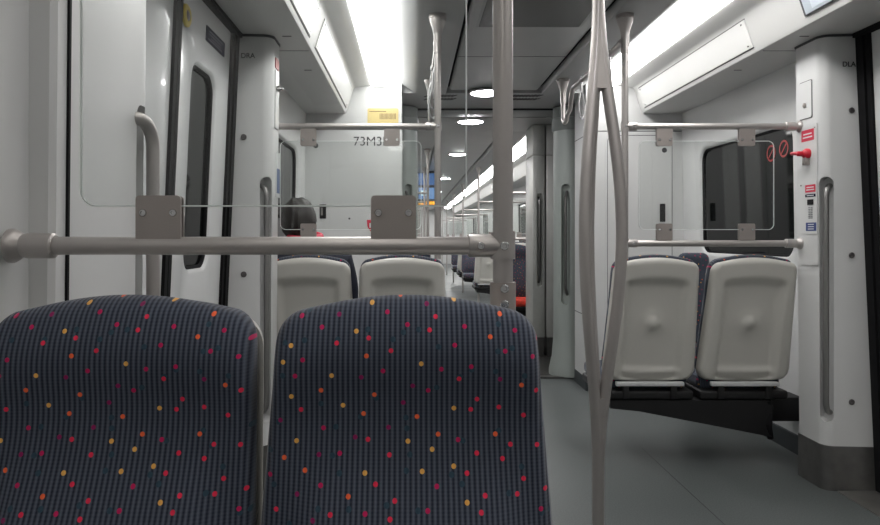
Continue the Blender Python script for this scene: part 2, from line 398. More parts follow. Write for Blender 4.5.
# ---------------------------------------------------------------- pillars beside the doors
def pillar_poly(y_in, y_out):
    """section (u, y): y_in is the bay side, y_out the door side"""
    d = 1 if y_out > y_in else -1
    P = [(1.60, y_in), (1.322, y_in), (1.312, y_in+d*.01)]
    c = (1.312+.05, y_out-d*.05)
    for i in range(9):
        a = PI + i*PI/2/8; P.append((c[0]+.05*math.cos(a), c[1]-d*.05*math.sin(a)))
    P += [(1.53, y_out+d*.012), (1.60, y_out+d*.012)]
    return P
def handle_bm(side, y_out, d, z0, z1, r=.013):
    h = Vector((SX(side, 1.322), y_out-d*.012, 0)); n = Vector((side*.75, -d*.66, 0))      # n points into the pillar
    pts = [h + n*.055 + Vector((0, 0, z0))] + [h + n*(.05-.05*math.sin(i*PI/2/8)) + Vector((0, 0, z0+.06-.06*math.cos(i*PI/2/8))) for i in range(9)]
    top = [h + n*(.05-.05*math.sin(i*PI/2/8)) + Vector((0, 0, z1-.06+.06*math.cos(i*PI/2/8))) for i in range(8, -1, -1)] + [h + n*.055 + Vector((0, 0, z1))]
    bm = B(); tube(bm, pts + top, r, 14); return bm
def pillar(side, y_in, y_out, far):
    d = 1 if y_out > y_in else -1; nm = SIDE[side]
    t = sempty('wall_%s' % nm, (SX(side, 1.43), (y_in+y_out)/2, 0))
    poly = pillar_poly(y_in, y_out); lean = lambda z: -.010*z
    bm = B(); prism(bm, poly, lambda u, y: (SX(side, u), y, .0), lambda u, y: (SX(side, u+(-.02 if u < 1.45 else 0)), y, 2.15))
    p = obj('pillar_panel', bm, PILLAR)
    # recess for the grab handle, cut into the rounded corner
    h = Vector((SX(side, 1.322), y_out-d*.012, 0)); n = Vector((side*.75, -d*.66, 0)).normalized()
    if not far: h = Vector((SX(side, 1.305), y_out-.055, 0)); n = Vector((side, 0, 0))
    tv = Vector((n.y, -n.x, 0))
    c = B(); prism(c, rrect(.062 if far else .08, 1.16 if far else 1.2, .03, 8, 0, .90 if far else .92), lambda a, z: h + tv*a - n*.10 + Vector((0, 0, z)), lambda a, z: h + tv*a*.9 + n*.052 + Vector((0, 0, z)))
    cut(p, c)
    me = p.data; me.transform(Matrix.Translation(-Vector(t.location))); p.parent = t
    if far: obj('grab_handle', handle_bm(side, y_out, d, .36, 1.44), KICK2, t)
    else:
        X = SX(side, 1.283); pts = [Vector((X+side*.055, y_out-.105, 1.49)), Vector((X+side*.03, y_out-.095, 1.487))] + arc((X+side*.008, y_out-.085, 1.42), .062, PI/2, 0, 8, (-side*.10, 1, 0), (0, 0, 1))
        pts += arc((X+side*.008, y_out-.085, .42), .062, 0, -PI/2, 8, (-side*.10, 1, 0), (0, 0, 1)) + [Vector((X+side*.03, y_out-.095, .353)), Vector((X+side*.055, y_out-.105, .35))]
        b = B(); tube(b, pts, .0165, 16); obj('grab_handle', b, RAIL, t)
    k = B(); cx = sum(q[0] for q in poly)/len(poly)
    prism(k, [(u-.006 if u < 1.58 else u, y + (d*.004 if abs(y-y_out) < .1 else -d*.004)) for u, y in poly], lambda u, y: (SX(side, u), y, 0), lambda u, y: (SX(side, u), y, .21))
    obj('kick_plate', k, KICK, t)
    # dark joint on top
    k = B(); prism(k, [(u-.004, y + (d*.004 if abs(y-y_out) < .1 else -d*.004)) for u, y in poly], lambda u, y: (SX(side, u-.02), y, 2.138), lambda u, y: (SX(side, u-.02), y, 2.149)); obj('top_joint', k, DARKG, t)
    return t
pillars = {}
for s in (-1, 1):
    pillars[s] = pillar(s, 3.475 if s > 0 else 3.43, 3.25, True)
    pillars[(s, 0)] = pillar(s, 1.28, 1.755, False)
    # vertical seams of the near pillar (panel joint)
    struct('trim_%d' % (6 if s < 0 else 7), extrude_y(s, [(1.33, .21), (1.306, .21), (1.287, 2.14), (1.33, 2.14)], 1.325, 1.333), BLACK)

def screw_head(M, r=.011):
    bm = B(); lathe(bm, [(r, 0), (r, .002), (r*.85, .0035), (r*.5, .0035), (r*.45, .0015)], 16, M)
    return bm
# screws and codes on the door faces of the far pillars (these faces look at the camera)
def ypf(u): return 3.235          # plane of that face
for s, us, zs in ((-1, 1.425, (1.665, 1.02)), (1, 1.43, (1.79, 1.11, .42))):
    for z in zs:
        obj('screw', screw_head(TR(SX(s, us), 3.2405, z) @ RX(PI/2), .014), mat('dark_screw', (.15, .14, .14), .35, metal=.8), pillars[s])
tx = text_bm('DRA', .033, TR(SX(-1, 1.405), 3.2365, 2.045) @ FACE_CAM, bold=.0005); obj('code_lettering', tx, INK, pillars[-1])
tx = text_bm('DLA', .033, TR(SX(1, 1.415), 3.2365, 2.005) @ FACE_CAM, bold=.0005); obj('code_lettering', tx, INK, pillars[1])

# ---------------------------------------------------------------- doors
dn = 0
def door_leaf(side, y0, y1, hinge_far):
    global dn; dn += 1
    root = sempty('door_%d' % dn, (SX(side, 1.48), (y0+y1)/2, 0))
    wy = 2.80 if hinge_far else 2.00
    hole = (wy, 1.47, .34, .84, .09, .028)
    bm = sheet(side, door_u, y0+.03, y1-.03, .012, 2.13, [hole], back=.04); obj('leaf_panel', bm, DOORM, root)
    obj('door_window', side_plate(side, door_u, hole[0], hole[1], .30, .80, .075, .024, .030), OUTG, root)
    b2 = B(); pts = [Vector((SX(side, door_u(z)+.018), y, z)) for y, z in rrect(.295, .795, .075, 8, hole[0], hole[1])]; tube(b2, pts+pts[:1], .009, 8, False); obj('window_seal', b2, BLACK, root)
    for a, b in ((y0, y0+.03), (y1-.03, y1)):
        q = B(); prism(q, [(a, .012), (b, .012), (b, 2.13), (a, 2.13)], lambda y, z: (SX(side, door_u(z)-.012), y, z), lambda y, z: (SX(side, door_u(z)+.03), y, z)); obj('door_seal', q, BLACK, root)
    return root
doors = {}
for s in (-1, 1):
    doors[s, 0] = door_leaf(s, 1.77, 2.44, False)
    doors[s, 1] = door_leaf(s, 2.445, 3.18, True)
    # frame seal by the far and near pillars, header seal and threshold
    q = B(); prism(q, [(3.185, 0), (3.235, 0), (3.235, 2.149), (3.185, 2.149)], lambda y, z: (SX(s, door_u(z)-.02), y, z), lambda y, z: (SX(s, 1.60), y, z)); struct('trim_%d' % (8 if s < 0 else 9), q, BLACK)
    q = B(); prism(q, [(1.76, 0), (1.77, 0), (1.77, 2.149), (1.76, 2.149)], lambda y, z: (SX(s, door_u(z)-.02), y, z), lambda y, z: (SX(s, 1.60), y, z)); struct('trim_%d' % (8 if s < 0 else 9), q, BLACK)
    q = extrude_y(s, [(1.60, 2.128), (1.43, 2.128), (1.43, 2.149), (1.60, 2.149)], 1.78, 3.235); struct('trim_%d' % (10 if s < 0 else 11), q, BLACK)
    q = extrude_y(s, [(1.60, 0), (1.36, 0), (1.36, .006), (1.60, .006)], 1.78, 3.235); struct('trim_%d' % (12 if s < 0 else 13), q, STEEL)
# yellow round button and dark notice on the far left leaf
r = doors[-1, 1]; zb, yb = 2.01, 2.535
M = TR(SX(-1, door_u(zb)), yb, zb) @ RY(PI/2)
bm = B(); lathe(bm, [(.042, 0), (.042, .008), (.036, .012), (.022, .012), (.020, .008)], 28, M); o = obj('indicator_ring', bm, YELLOW, r); o['label'] = 'yellow ring'
bm = B(); lathe(bm, [(.019, .006), (.019, .011), (.012, .014), (.003, .015)], 20, M); obj('indicator_lens', bm, mat('brown_lens', (.10, .06, .03), .3), o, keep=False)
nt_ = obj('notice', side_plate(-1, door_u, 2.92, 2.022, .27, .062, .004, -.003, 0), NAVS, r)
for i, zz in enumerate((.016, .004, -.008, -.018)):
    obj('notice_print', side_plate(-1, door_u, 2.92-.01*(i % 2), 2.022+zz, .20-.03*(i % 3), .0035, .001, -.0038, -.003), mat('faint_print', (.12, .13, .19), .5), nt_)

# ---------------------------------------------------------------- bulkheads at the gangway
PW = .715
for s in (-1, 1):
    bm = B(); box(bm, (min(SX(s, PW), SX(s, 1.53)), YE, 0), (max(SX(s, PW), SX(s, 1.53)), YE+.05, 2.45), .0)
    struct('wall_end_%s' % SIDE[s], bm, WHITE)
    bm = B(); a, b = sorted((SX(s, PW), SX(s, PW+.04))); box(bm, (a, YE+.051, 0), (b, 5.72, 2.32)); struct('wall_passage_%s' % SIDE[s], bm, PILLAR)
    # joint lines of that passage lining
    bm = B(); a, b = sorted((SX(s, PW-.001), SX(s, PW+.002))); box(bm, (a, YE+.051, 1.98), (b, 5.715, 1.986)); box(bm, (a, YE+.051, .58), (b, 5.715, .586)); struct('trim_%d' % (14 if s < 0 else 15), bm, DARKG)
    bm = B(); a, b = sorted((SX(s, PW-.004), SX(s, PW+.002))); box(bm, (a, YE+.01, 0), (b, 5.715, .10)); struct('baseboard_%s' % SIDE[s], bm, SKIRT)
    bm = B(); a, b = sorted((SX(s, PW-.004), SX(s, 1.475))); box(bm, (a, YE-.006, 0), (b, YE, .10)); struct('baseboard_%s' % SIDE[s], bm, SKIRT)
# passage ceiling, dark joint lintel, gangway ceiling
bm = B(); box(bm, (SX(-1, 1.2), YE+.05, 2.318), (SX(1, 1.2), 6.05, 2.42)); struct('ceiling', bm, GREYP)
bm = B(); box(bm, (SX(-1, 1.2), 6.05, 2.308), (SX(1, 1.2), 6.09, 2.42)); box(bm, (SX(-1, 1.2), 6.38, 2.305), (SX(1, 1.2), 6.42, 2.42)); struct('trim_16', bm, BLACK)
bm = B(); box(bm, (SX(-1, 1.2), 6.09, 2.300), (SX(1, 1.2), 6.38, 2.42), .003); struct('ceiling', bm, GREYP)
bm = B(); box(bm, (SX(-1, 1.2), 6.42, 2.30), (SX(1, 1.2), YN+.01, 2.42)); struct('ceiling', bm, CENTR)
# gangway floor plate
bm = B(); box(bm, (SX(-1, 1.1), 5.86, 0), (SX(1, 1.1), YN, .012), .003); struct('floor', bm, mat('tread_plate', (.075, .075, .07), .4, metal=.5, bump=.4, bscale=90))
bm = B(); box(bm, (SX(-1, .70), 5.80, 0), (SX(1, .70), 5.86, .016), .003); struct('trim_17', bm, KICK)
# round rubber columns of the gangway
def column(side, label):
    cx, cy = SX(side, .735), 5.96
    t = thing('gangway_column', label, 'column', (cx, cy, 0), 0, 'round gangway columns')
    bm = B(); lathe(bm, [(.185, .012), (.185, .06), (.160, .17), (.146, .34), (.146, 2.10)], 40, TR(cx, cy, 0)); o = obj('column_shell', bm, RUBB)
    d = Vector((-side*.5, -.866, 0)); h = Vector((cx, cy, 0)) + d*.146; tv = Vector((d.y, -d.x, 0))
    c = B(); prism(c, rrect(.075, 1.02, .034, 8, 0, 1.13), lambda a, z: h + tv*a + d*.08 + Vector((0, 0, z)), lambda a, z: h + tv*a - d*.045 + Vector((0, 0, z))); cut(o, c)
    o.data.transform(TR(-cx, -cy, 0)); o.parent = t
    pts = [h - d*.05 + Vector((0, 0, .70))] + [h + Vector((0, 0, z)) - d*.002 for z in (.76, 1.0, 1.3, 1.52)] + [h - d*.05 + Vector((0, 0, 1.58))]
    bm = B(); tube(bm, pts, .012, 12); obj('grab_handle', bm, KICK, t)
    bm = B(); lathe(bm, [(.150, 2.10), (.160, 2.115), (.160, 2.20), (.150, 2.21), (.150, 2.30)], 40, TR(cx, cy, 0)); o = obj('collar', bm, mat('collar_grey', (.20, .22, .21), .5), t)
column(1, 'grey round gangway column to the right of the passage')
column(-1, 'grey round gangway column hidden left of the passage')

# stainless cabinets at the head of the next carriage
def cabinet(x0, x1, hx, label, y=6.80):
    t = thing('steel_cabinet', label, 'cabinet', ((x0+x1)/2, y, 0), 0, 'steel gangway cabinets')
    bm = B(); box(bm, (x0, y, .20), (x1, y+.42, 1.995), .006); o = obj('cabinet_door', bm, SATIN)
    if hx is not None:
        c = B(); prism(c, rrect(.055, .92, .026, 8, hx, 1.16), lambda x, z: (x, y-.05, z), lambda x, z: (x, y+.05, z)); cut(o, c)
    o.data.transform(TR(-(x0+x1)/2, -y, 0)); o.parent = t
    if hx is not None:
        bm = B(); tube(bm, [(hx, y+.05, .74), (hx, y+.012, .76), (hx, y-.004, .82), (hx, y-.004, 1.50), (hx, y+.012, 1.56), (hx, y+.05, 1.58)], .012, 12); obj('grab_handle', bm, KICK, t)
    bm = B(); box(bm, (x0, y, 2.0), (x1, y+.42, 2.298), .004); obj('upper_panel', bm, SATIN, t)
    bm = B(); box(bm, (x0+.01, y+.008, 0.012), (x1-.01, y+.41, .20)); obj('plinth', bm, KICK, t)
    return t
cabinet(1.19, 1.31, 1.258, 'brushed steel cabinet with a recessed grab handle, right end of the gangway')
cabinet(1.325, 2.05, None, 'brushed steel cabinet behind the round gangway column on the right')
cabinet(-.55, .03, None, 'brushed steel cabinet at the left end of the gangway')

# details of the bulkheads
xl = SX(-1, PW)
t = thing('bulkhead_door', 'white cupboard door in the left bulkhead, marked 73M3D', 'cupboard door', (-.41, YE, 1.2))
bm = B(); front_plate(-.79, -.105, .2, 2.03, YE-.006, .012, .006, bm); obj('door_panel', bm, WHITE, t)
obj('lettering', text_bm('73M3D', .100, TR(-.305, YE-.0065, 1.930) @ FACE_CAM), INK, t)
obj('lock', screw_head(TR(-.745, YE-.006, 1.90) @ RX(PI/2), .02), DARKG, t)
bm = front_plate(-.715, -.665, 1.335, 1.445, YE-.012, .004, .006); lt_ = obj('latch', bm, BLACK, t)
bm = front_plate(-.705, -.690, 1.36, 1.42, YE-.015, .002, .003); obj('latch_lever', bm, STEEL, lt_)
bm = front_plate(-.775, -.12, 2.022, 2.030, YE-.008, .001, .002); obj('top_seam', bm, DARKG, t)
bm = B(); prism(bm, [(-.35, 1.325), (-.27, 1.325), (-.27, 1.22), (-.31, 1.22), (-.345, 1.27)], lambda x, z: (x, YE-.0075, z), lambda x, z: (x, YE-.006, z)); s_ = obj('red_sticker', bm, REDS); tag(s_, 'small red and white sticker on the left bulkhead door', 'sticker')
bm = front_plate(-.33, -.29, 1.265, 1.30, YE-.009, .003, .0015); obj('sticker_print', bm, WPRINT, s_)
bm = B(); lathe(bm, [(.008, 0), (.008, .003)], 14, TR(-.485, YE-.006, 1.335) @ RX(PI/2)); obj('key_hole', bm, DARKG, t)
# yellow plate
t = thing('yellow_notice', 'pale yellow notice plate on top of the left bulkhead', 'notice', (-.225, YE, 2.125))
obj('plate', front_plate(-.345, -.105, 2.06, 2.19, YE-.004, .014, .004), YSTK, t)
bm = B()
for i in range(13):
    x = -.25 + i*.010; front_plate(x, x+.005, 2.105, 2.150, YE-.0052, .001, .001, bm)
obj('bar_print', bm, mat('brown_print', (.20, .13, .05), .6), t)
bm = front_plate(-.33, -.20, 2.162, 2.168, YE-.0052, .001, .001); obj('line_print', bm, mat('brown_print'), t)
# right bulkhead door
t = thing('bulkhead_door', 'white cupboard door with rounded outline in the right bulkhead', 'cupboard door', (1.72, YE, 1.2))
bm = B(); front_plate(1.50, 2.03, .30, 2.0, YE-.005, .03, .005, bm); obj('door_panel', bm, WHITE, t)
pts = [Vector((x, YE-.005, z)) for x, z in rrect(.50, 1.68, .05, 6, 1.765, 1.14)]
bm = B(); tube(bm, pts+pts[:1], .0022, 6, False); obj('outline_seam', bm, DARKG, t)
bm = front_plate(1.92, 1.96, 1.31, 1.45, YE-.012, .004, .007); obj('latch', bm, BLACK, t)
obj('lock', screw_head(TR(1.955, YE-.005, 1.865) @ RX(PI/2), .02), DARKG, t)
bm = B(); box(bm, (1.352, YE-.002, 2.01), (2.09, YE, 2.016)); struct('trim_18', bm, DARKG)

# ---------------------------------------------------------------- round ceiling lamps, vents
def lamp(x, y, z, label):
    t = thing('ceiling_lamp', label, 'ceiling lamp', (x, y, z), 0, 'round ceiling lamps')
    bm = B(); lathe(bm, [(.118, -.010), (.124, -.012), (.134, -.008), (.136, 0)], 40, TR(x, y, z)); obj('lamp_rim', bm, WHITE, t)
    bm = B(); lathe(bm, [(.05, -.019), (.10, -.016), (.117, -.0102)], 40, TR(x, y, z)); obj('lamp_lens', bm, LAMPM, t)
lamp(.575, 5.36, 2.318, 'glowing round ceiling lamp just inside the passage')
lamp(.560, 6.60, 2.300, 'glowing round ceiling lamp over the gangway')
for i, yy in enumerate((9.5, 13.5, 17.5, 21.5)): lamp(XC, yy, 2.332, '%s round ceiling lamp in the next carriage' % ('nearest', 'second', 'third', 'fourth')[i])
lamp(.60, 1.2, 2.332, 'round ceiling lamp over the doorway beside the near pole')
for x0, nm in ((.12, 'left'), (.80, 'right')):
    for j, wh in ((0, 'nearer'), (1, 'farther')):
        t = thing('ceiling_vent', '%s row of short slanted air slots in the ceiling %s of the round lamp' % (wh, nm), 'vent', (x0+.1, 5.50+j*.13, 2.318), 0, 'ceiling air slots')
        for i in range(9):
            bm = B(); box(bm, (-.0055, -.045, -.0015), (.0055, .045, .001), M=TR(x0+i*.027, 5.50+j*.13, 2.3175) @ RZ(.5)); obj('air_slot', bm, BLACK, t)
t = thing('ceiling_hatch', 'dark rectangular hatch in the centre of the ceiling', 'hatch', (.64, 3.1, 2.33))
bm = B(); box(bm, (.36, 2.2, 2.326), (.90, 3.72, 2.334), .003); obj('hatch_panel', bm, mat('hatch_grey', (.13, .13, .13), .5), t)
bm = B(); box(bm, (.345, 2.185, 2.3295), (.915, 3.735, 2.3335)); obj('hatch_frame', bm, GREYP, t)
bm = B(); box(bm, (1.299, 1.2, 0), (1.302, 3.9, .0012)); box(bm, (-.03, 1.2, 0), (-.027, 3.9, .0012)); struct('trim_20', bm, DARKG)
bm = B(); box(bm, (.29, 4.35, 2.3305), (.98, 4.355, 2.3325)); struct('trim_19', bm, DARKG)

# ================================================================ SEATS
SEAT_TOP = 1.085; SEAT_BOT = .46
TANR = math.tan(math.radians(13))
def yb(z): return (z-1.09)*TANR
def hw(z, base): # half width with rounded corners
    wv = base - .026*max(0, (z-.46)/.6)
    rt, rb = .050, .07
    if z > SEAT_TOP-rt:
        d = (z-(SEAT_TOP-rt))/rt; wv -= rt*(1-math.sqrt(max(0, 1-d*d)))*.95
    if z < SEAT_BOT+rb:
        d = (SEAT_BOT+rb-z)/rb; wv -= rb*(1-math.sqrt(max(0, 1-d*d)))*.9
    return wv
def sstep(a, b, x):
    t = max(0, min(1, (x-a)/(b-a))); return t*t*(3-2*t)
def back_solid(base, front, back, rnd=.03, dz=0, yo=0, ns=44, nt=64):
    """closed solid: front(x,s,z) and back(...) give thickness on either side of the reclined plane"""
    bm = B(); H = SEAT_TOP-SEAT_BOT; F = []; K = []
    for j in range(nt+1):
        q = j/nt; z = SEAT_BOT + H*(.5-.5*math.cos(PI*q)) ; z = z*.6 + (SEAT_BOT+H*q)*.4
        wz = hw(z, base); fr = []; br = []
        for i in range(ns+1):
            s = -1+2*i/ns; s = math.sin(s*PI/2)*.5 + s*.5
            x = s*wz; zz = z + dz + .022*(1-s*s)*sstep(.75, 1.05, z) - .012*(1-s*s)*sstep(.65, .46, z)
            e = min(1, min(wz*(1-abs(s)), (SEAT_TOP-z)*1.0, (z-SEAT_BOT)*1.0)/rnd); fac = math.sqrt(max(0, 1-(1-e)**2))
            y = yb(zz)+yo
            vf = bm.verts.new((x, y-front(x, s, z)*fac, zz)); fr.append(vf)
            if e <= 1e-6 or i in (0, ns) or j in (0, nt): br.append(vf)
            else: br.append(bm.verts.new((x, y+back(x, s, z)*fac, zz)))
        F.append(fr); K.append(br)
    for G in (F, K):
        for j in range(nt):
            for i in range(ns):
                vs = [G[j][i], G[j][i+1], G[j+1][i+1], G[j+1][i]]
                if len(set(vs)) >= 3:
                    try: bm.faces.new(vs)
                    except ValueError: pass
    return bm
def cush_f(x, s, z):
    v = .050
    v += .036*math.exp(-((z-1.01)/.080)**2)                      # head bolster
    v += .062*sstep(.95, .66, z)*sstep(.92, .55, abs(s))*sstep(.40, .60, z)   # lumbar swelling, widest below
    v += .010*sstep(.6, .95, abs(s))*sstep(1.0, .85, z)          # side bolsters
    return v
def shell_b(x, s, z):
    v = .050
    # recessed field with soft shoulders
    inx = sstep(.168, .128, abs(x)+.010*math.sin((z-.45)*5)); inz = sstep(.985, .935, z-.010*(1-s*s))*sstep(.462, .492, z+.018*(1-(x/.15)**2))
    v -= .034*inx*inz
    v += .014*inx*math.exp(-((z-.515)/.020)**2)                  # swelling just above the lower lip
    rr = math.hypot(x, (z-.765))
    v += .016*math.exp(-(rr/.055)**2)*inx
    v += .009*sstep(.030, .022, rr) 
    return v
def make_seat(label):
    t = thing('passenger_chair', label, 'seat')
    obj('backrest', back_solid(.231, lambda *a: cush_f(*a)-.032, lambda *a: .036, .026, dz=-.001, yo=-.032), FABRIC, t, 60, True)
    sh = obj('back_shell', back_solid(.234, lambda *a: -.004, shell_b, .032, dz=-.016), SHELL, t, 60, True)
    # seat cushion
    b = B(); n = 20
    P = []
    for k in range(n+1):
        a = -PI/2 + PI*k/n; P.append(None)
    box(b, (-.212, -.62, .385), (.212, -.155, .465), .032, 4); 
    for v in b.verts:
        if v.co.z > .44: v.co.z += .012*math.sin((v.co.y+.62)/.465*PI) - .010*(1-(v.co.x/.212)**2)
    obj('seat_cushion', b, FABRIC, t, 60, True)
    b = B(); box(b, (-.222, -.60, .345), (.222, -.10, .392), .012, 3); obj('seat_pan', b, BLKM, t, 60, True)
    b = B(); box(b, (-.17, -.115, .418), (.17, -.085, .440), .004); obj('mounting_bar', b, mat('bar_white', (.55, .56, .56), .35), t, 60, True)
    b = B()
    b.free()
    for sx in (-1, 1):
        b = B(); box(b, (sx*.12-.015, -.16, .35), (sx*.12+.015, -.09, .43), .003); obj('mounting_bracket', b, BLKM, t, 60, True)
    return t
YN0 = 1.135
seat0 = make_seat('dotted navy seat at the right front, nearest the steel pole')
seat0.location = (-.008, YN0, 0); seat0['group'] = 'dotted navy seats facing the viewer'
dup(seat0, (-.450, YN0, 0), 0, 'dotted navy seat at the left front, nearest the wall', 'dotted navy seats facing the viewer')
G2 = 'pale seat backs in the middle bays'
YM = 3.50
dup(seat0, (-.530, YM, 0), PI, 'pale grey seat back with a passenger in it, by the left pillar', G2).scale = (1.04, 1, 1)
dup(seat0, (-.050, YM, 0), PI, 'pale grey empty seat back in the left bay, nearest the aisle', G2).scale = (1.04, 1, 1)
dup(seat0, (1.240, YM, 0), PI, 'pale grey seat back in the right bay, nearest the aisle', G2).scale = (1.04, 1, 1)
dup(seat0, (1.735, YM, 0), PI, 'pale grey seat back in the right bay, by the window', G2).scale = (1.04, 1, 1)
# next carriage
red0 = copy_tree(seat0); red0.location = (1.22, 8.55, 0); red0['label'] = 'navy seat with orange-red cushion in the next carriage, nearest the aisle'; red0['group'] = 'priority seats in the next carriage'
for ch in red0.children:
    if ch.name.startswith('seat_cushion'):
        ch.data = ch.data.copy(); ch.data.materials[0] = REDFAB; ch['label'] = 'orange-red cushion'
dup(red0, (1.70, 8.55, 0), 0, 'navy seat with orange-red cushion in the next carriage, by the window')
ordn = ('nearest', 'second', 'third', 'fourth', 'fifth', 'sixth')
for i, (yy, rz, what) in enumerate(((10.9, PI, 'pale seat back'), (14.0, 0, 'navy seat front'), (14.95, PI, 'pale seat back'), (17.6, 0, 'navy seat front'))):
    for x, nm in ((1.22, 'right of the aisle'), (1.70, 'by the right wall'), (.02, 'left of the aisle')):
        dup(seat0, (x, yy, 0), rz, '%s in the next carriage %s, %s row beyond the gangway' % (what, nm, ordn[i+1]), 'seats in the next carriage')
dup(seat0, (.02, 8.6, 0), 0, 'navy seat front in the next carriage left of the aisle, first row')

# cantilever supports below the pairs
def support(side, y, d, label):
    """d = +1 when the seats face away from the viewer"""
    wx = SX(side, 1.352 if y < 3 else 1.475)
    t = thing('seat_support', label, 'seat support', (wx, y, .3), 0, 'cantilever seat supports')
    inner = SX(side, .40)
    ox = wx-side*.23 if y > 3 else wx-side*.05
    b = B(); prism(b, [(inner, .342), (ox, .342), (ox, .15), (ox-side*.20, .19), (inner+side*.15, .285), (inner, .30)], lambda x, z: (x, y+d*.10, z), lambda x, z: (x, y+d*.40, z))
    obj('cantilever', b, BLKM, t)
    b = B(); a, c = sorted((ox-side*.02, wx)); box(b, (a, min(y+d*.22, y+d*.36), .20), (c, max(y+d*.22, y+d*.36), .33), .006); obj('wall_arm', b, BLKM, t)
    wx = ox+side*.03
    b = B(); tube(b, [(wx-side*.05, y+d*.11, .34), (wx-side*.03, y+d*.12, .30), (wx-side*.05, y+d*.10, .22), (wx-side*.03, y+d*.12, .14)], .016, 10); obj('hose', b, BLACK, t)
support(1, YM, 1, 'black wedge shaped support under the right bay seats')
support(-1, YM, 1, 'black wedge shaped support under the left bay seats')
support(-1, YN0, -1, 'black wedge shaped support under the front dotted seats')
for side, yy, d, lb in ((1, 8.55, -1, 'under the orange-red cushioned seats'), (1, 10.9, 1, 'under the second row right of the next aisle'), (1, 14.0, -1, 'under the third row right of the next aisle'),
                        (1, 14.95, 1, 'under the fourth row right of the next aisle'), (1, 17.6, -1, 'under the fifth row right of the next aisle'), (-1, 8.6, -1, 'under the first row left of the next aisle'),
                        (-1, 10.9, 1, 'under the second row left of the next aisle'), (-1, 14.0, -1, 'under the third row left of the next aisle'), (-1, 14.95, 1, 'under the fourth row left of the next aisle'), (-1, 17.6, -1, 'under the fifth row left of the next aisle')):
    support(side, yy, d, 'black seat support ' + lb)
# low navy seat against the bulkhead by the right window
t = thing('corner_chair', 'navy rounded seat back showing behind the pale seats below the right window', 'seat', (1.93, 4.72, 0))
b = B(); box(b, (1.83, 4.70, .46), (2.04, 4.79, 1.085), .045, 5); obj('backrest', b, FABRIC, t, 60)
b = B(); box(b, (1.83, 4.36, .38), (2.04, 4.80, .46), .03, 4); obj('seat_cushion', b, FABRIC, t, 60)
b = B(); box(b, (1.87, 4.50, .0), (2.0, 4.78, .38), .01); obj('seat_base', b, BLKM, t)

# ================================================================ POLES, RAILS, GLASS
RR = .0157
def flange_bm(side_dir, x, y, z, wallr=.03):
    """collar and wall disc of a rail that ends on a wall at x; side_dir is the wall's direction"""
    M = TR(x, y, z) @ RY(-side_dir*PI/2)       # local +z points back along the rail
    b = B(); lathe(b, [(wallr, 0), (wallr, .006), (wallr*.85, .014), (wallr*.66, .022), (.022, .030), (.022, .075), (.0185, .078)], 28, M); return b
def rail(x_wall, side, x_pole, y, z, label, group):
    t = thing('grab_rail', label, 'grab rail', ((x_wall+x_pole)/2, y, z), 0, group)
    b = B(); tube(b, [(x_wall-side*.01, y, z), (x_pole, y, z)], RR, 20); obj('rail_tube', b, RAIL, t, 50)
    obj('wall_flange', flange_bm(side, x_wall, y, z), RAIL, t)
    # clamp onto the pole
    c = B(); tube(c, [(x_pole, y, z), (x_pole+side*.058, y, z), (x_pole+side*.060, y, z)], [.0200, .0200, .0185], 24); obj('end_clamp', c, RAIL, t, 50)
    c = B()
    for dx in (.040,): merge(c, screw_head(TR(x_pole+side*dx, y-.0195, z) @ RX(PI/2), .0065))
    obj('screw', c, CHROME, t)
    return t
def pole(x, y, z0, z1, label, group, clamps=(), sleeve=False, r=.0175):
    t = thing('grab_pole', label, 'pole', (x, y, z0), 0, group)
    b = B(); tube(b, [(x, y, z0), (x, y, z1-.01)], r, 24); obj('pole_tube', b, RAIL, t, 50)
    b = B(); lathe(b, [(r+.004, z1-.19), (r+.004, z1-.095), (r+.006, z1-.088), (r+.010, z1-.07), (r+.022, z1-.035), (r+.024, z1-.020), (r+.028, z1-.018), (r+.028, z1)], 28, TR(x, y, 0)); obj('ceiling_socket', b, RAIL, t, 50)
    for z in clamps:
        b = B(); tube(b, [(x, y, z-.023), (x, y, z+.023)], r+.004, 24); k = obj('clamp', b, RAIL, t, 50)
        c = B(); merge(c, screw_head(TR(x, y-r-.004, z) @ RX(PI/2), .0075)); obj('screw', c, CHROME, k)
    if sleeve:
        b = B(); tube(b, [(x, y, z0-.02), (x, y, z0+.15)], r+.005, 24); k = obj('foot_sleeve', b, BRK, t, 50)
        for zz in (z0+.140, z0+.113):
            c = B(); merge(c, screw_head(TR(x, y-r-.005, zz) @ RX(PI/2), .0075)); obj('screw', c, CHROME, k)
    return t
def glass(x0, x1, y, z0, z1, label, group, brackets, rz=(None, None)):
    t = thing('glass_screen', label, 'glass screen', ((x0+x1)/2, y, z0), 0, group)
    b = B(); P = rrect(x1-x0, z1-z0, .028, 6, (x0+x1)/2, (z0+z1)/2)
    fa, fb = prism(b, P, lambda x, z: (x, y-.004, z), lambda x, z: (x, y+.004, z))
    for f in b.faces:
        if f is not fa and f is not fb: f.material_index = 1
    obj('pane', b, [GLASS, GEDGE], t)
    e = B(); q = [Vector((x, y-.003, z)) for x, z in P]; tube(e, q+q[:1], .0014, 6, False); obj('polished_edge', e, GEDGE, t)
    for bx, za, zb in brackets:
        k = front_plate(bx-.039, bx+.039, za, zb, y-.010, .007, .005); merge(k, front_plate(bx-.039, bx+.039, za, zb, y+.005, .007, .005)); br = obj('bracket', k, BRK, t)
        zs = zb-.030 if za < (z0+z1)/2 else za+.030
        for dx in (-.026, .026): obj('screw', screw_head(TR(bx+dx, y-.010, zs) @ RX(PI/2), .0065), CHROME, br)
    return t
ZL, ZU = 1.183, 1.745
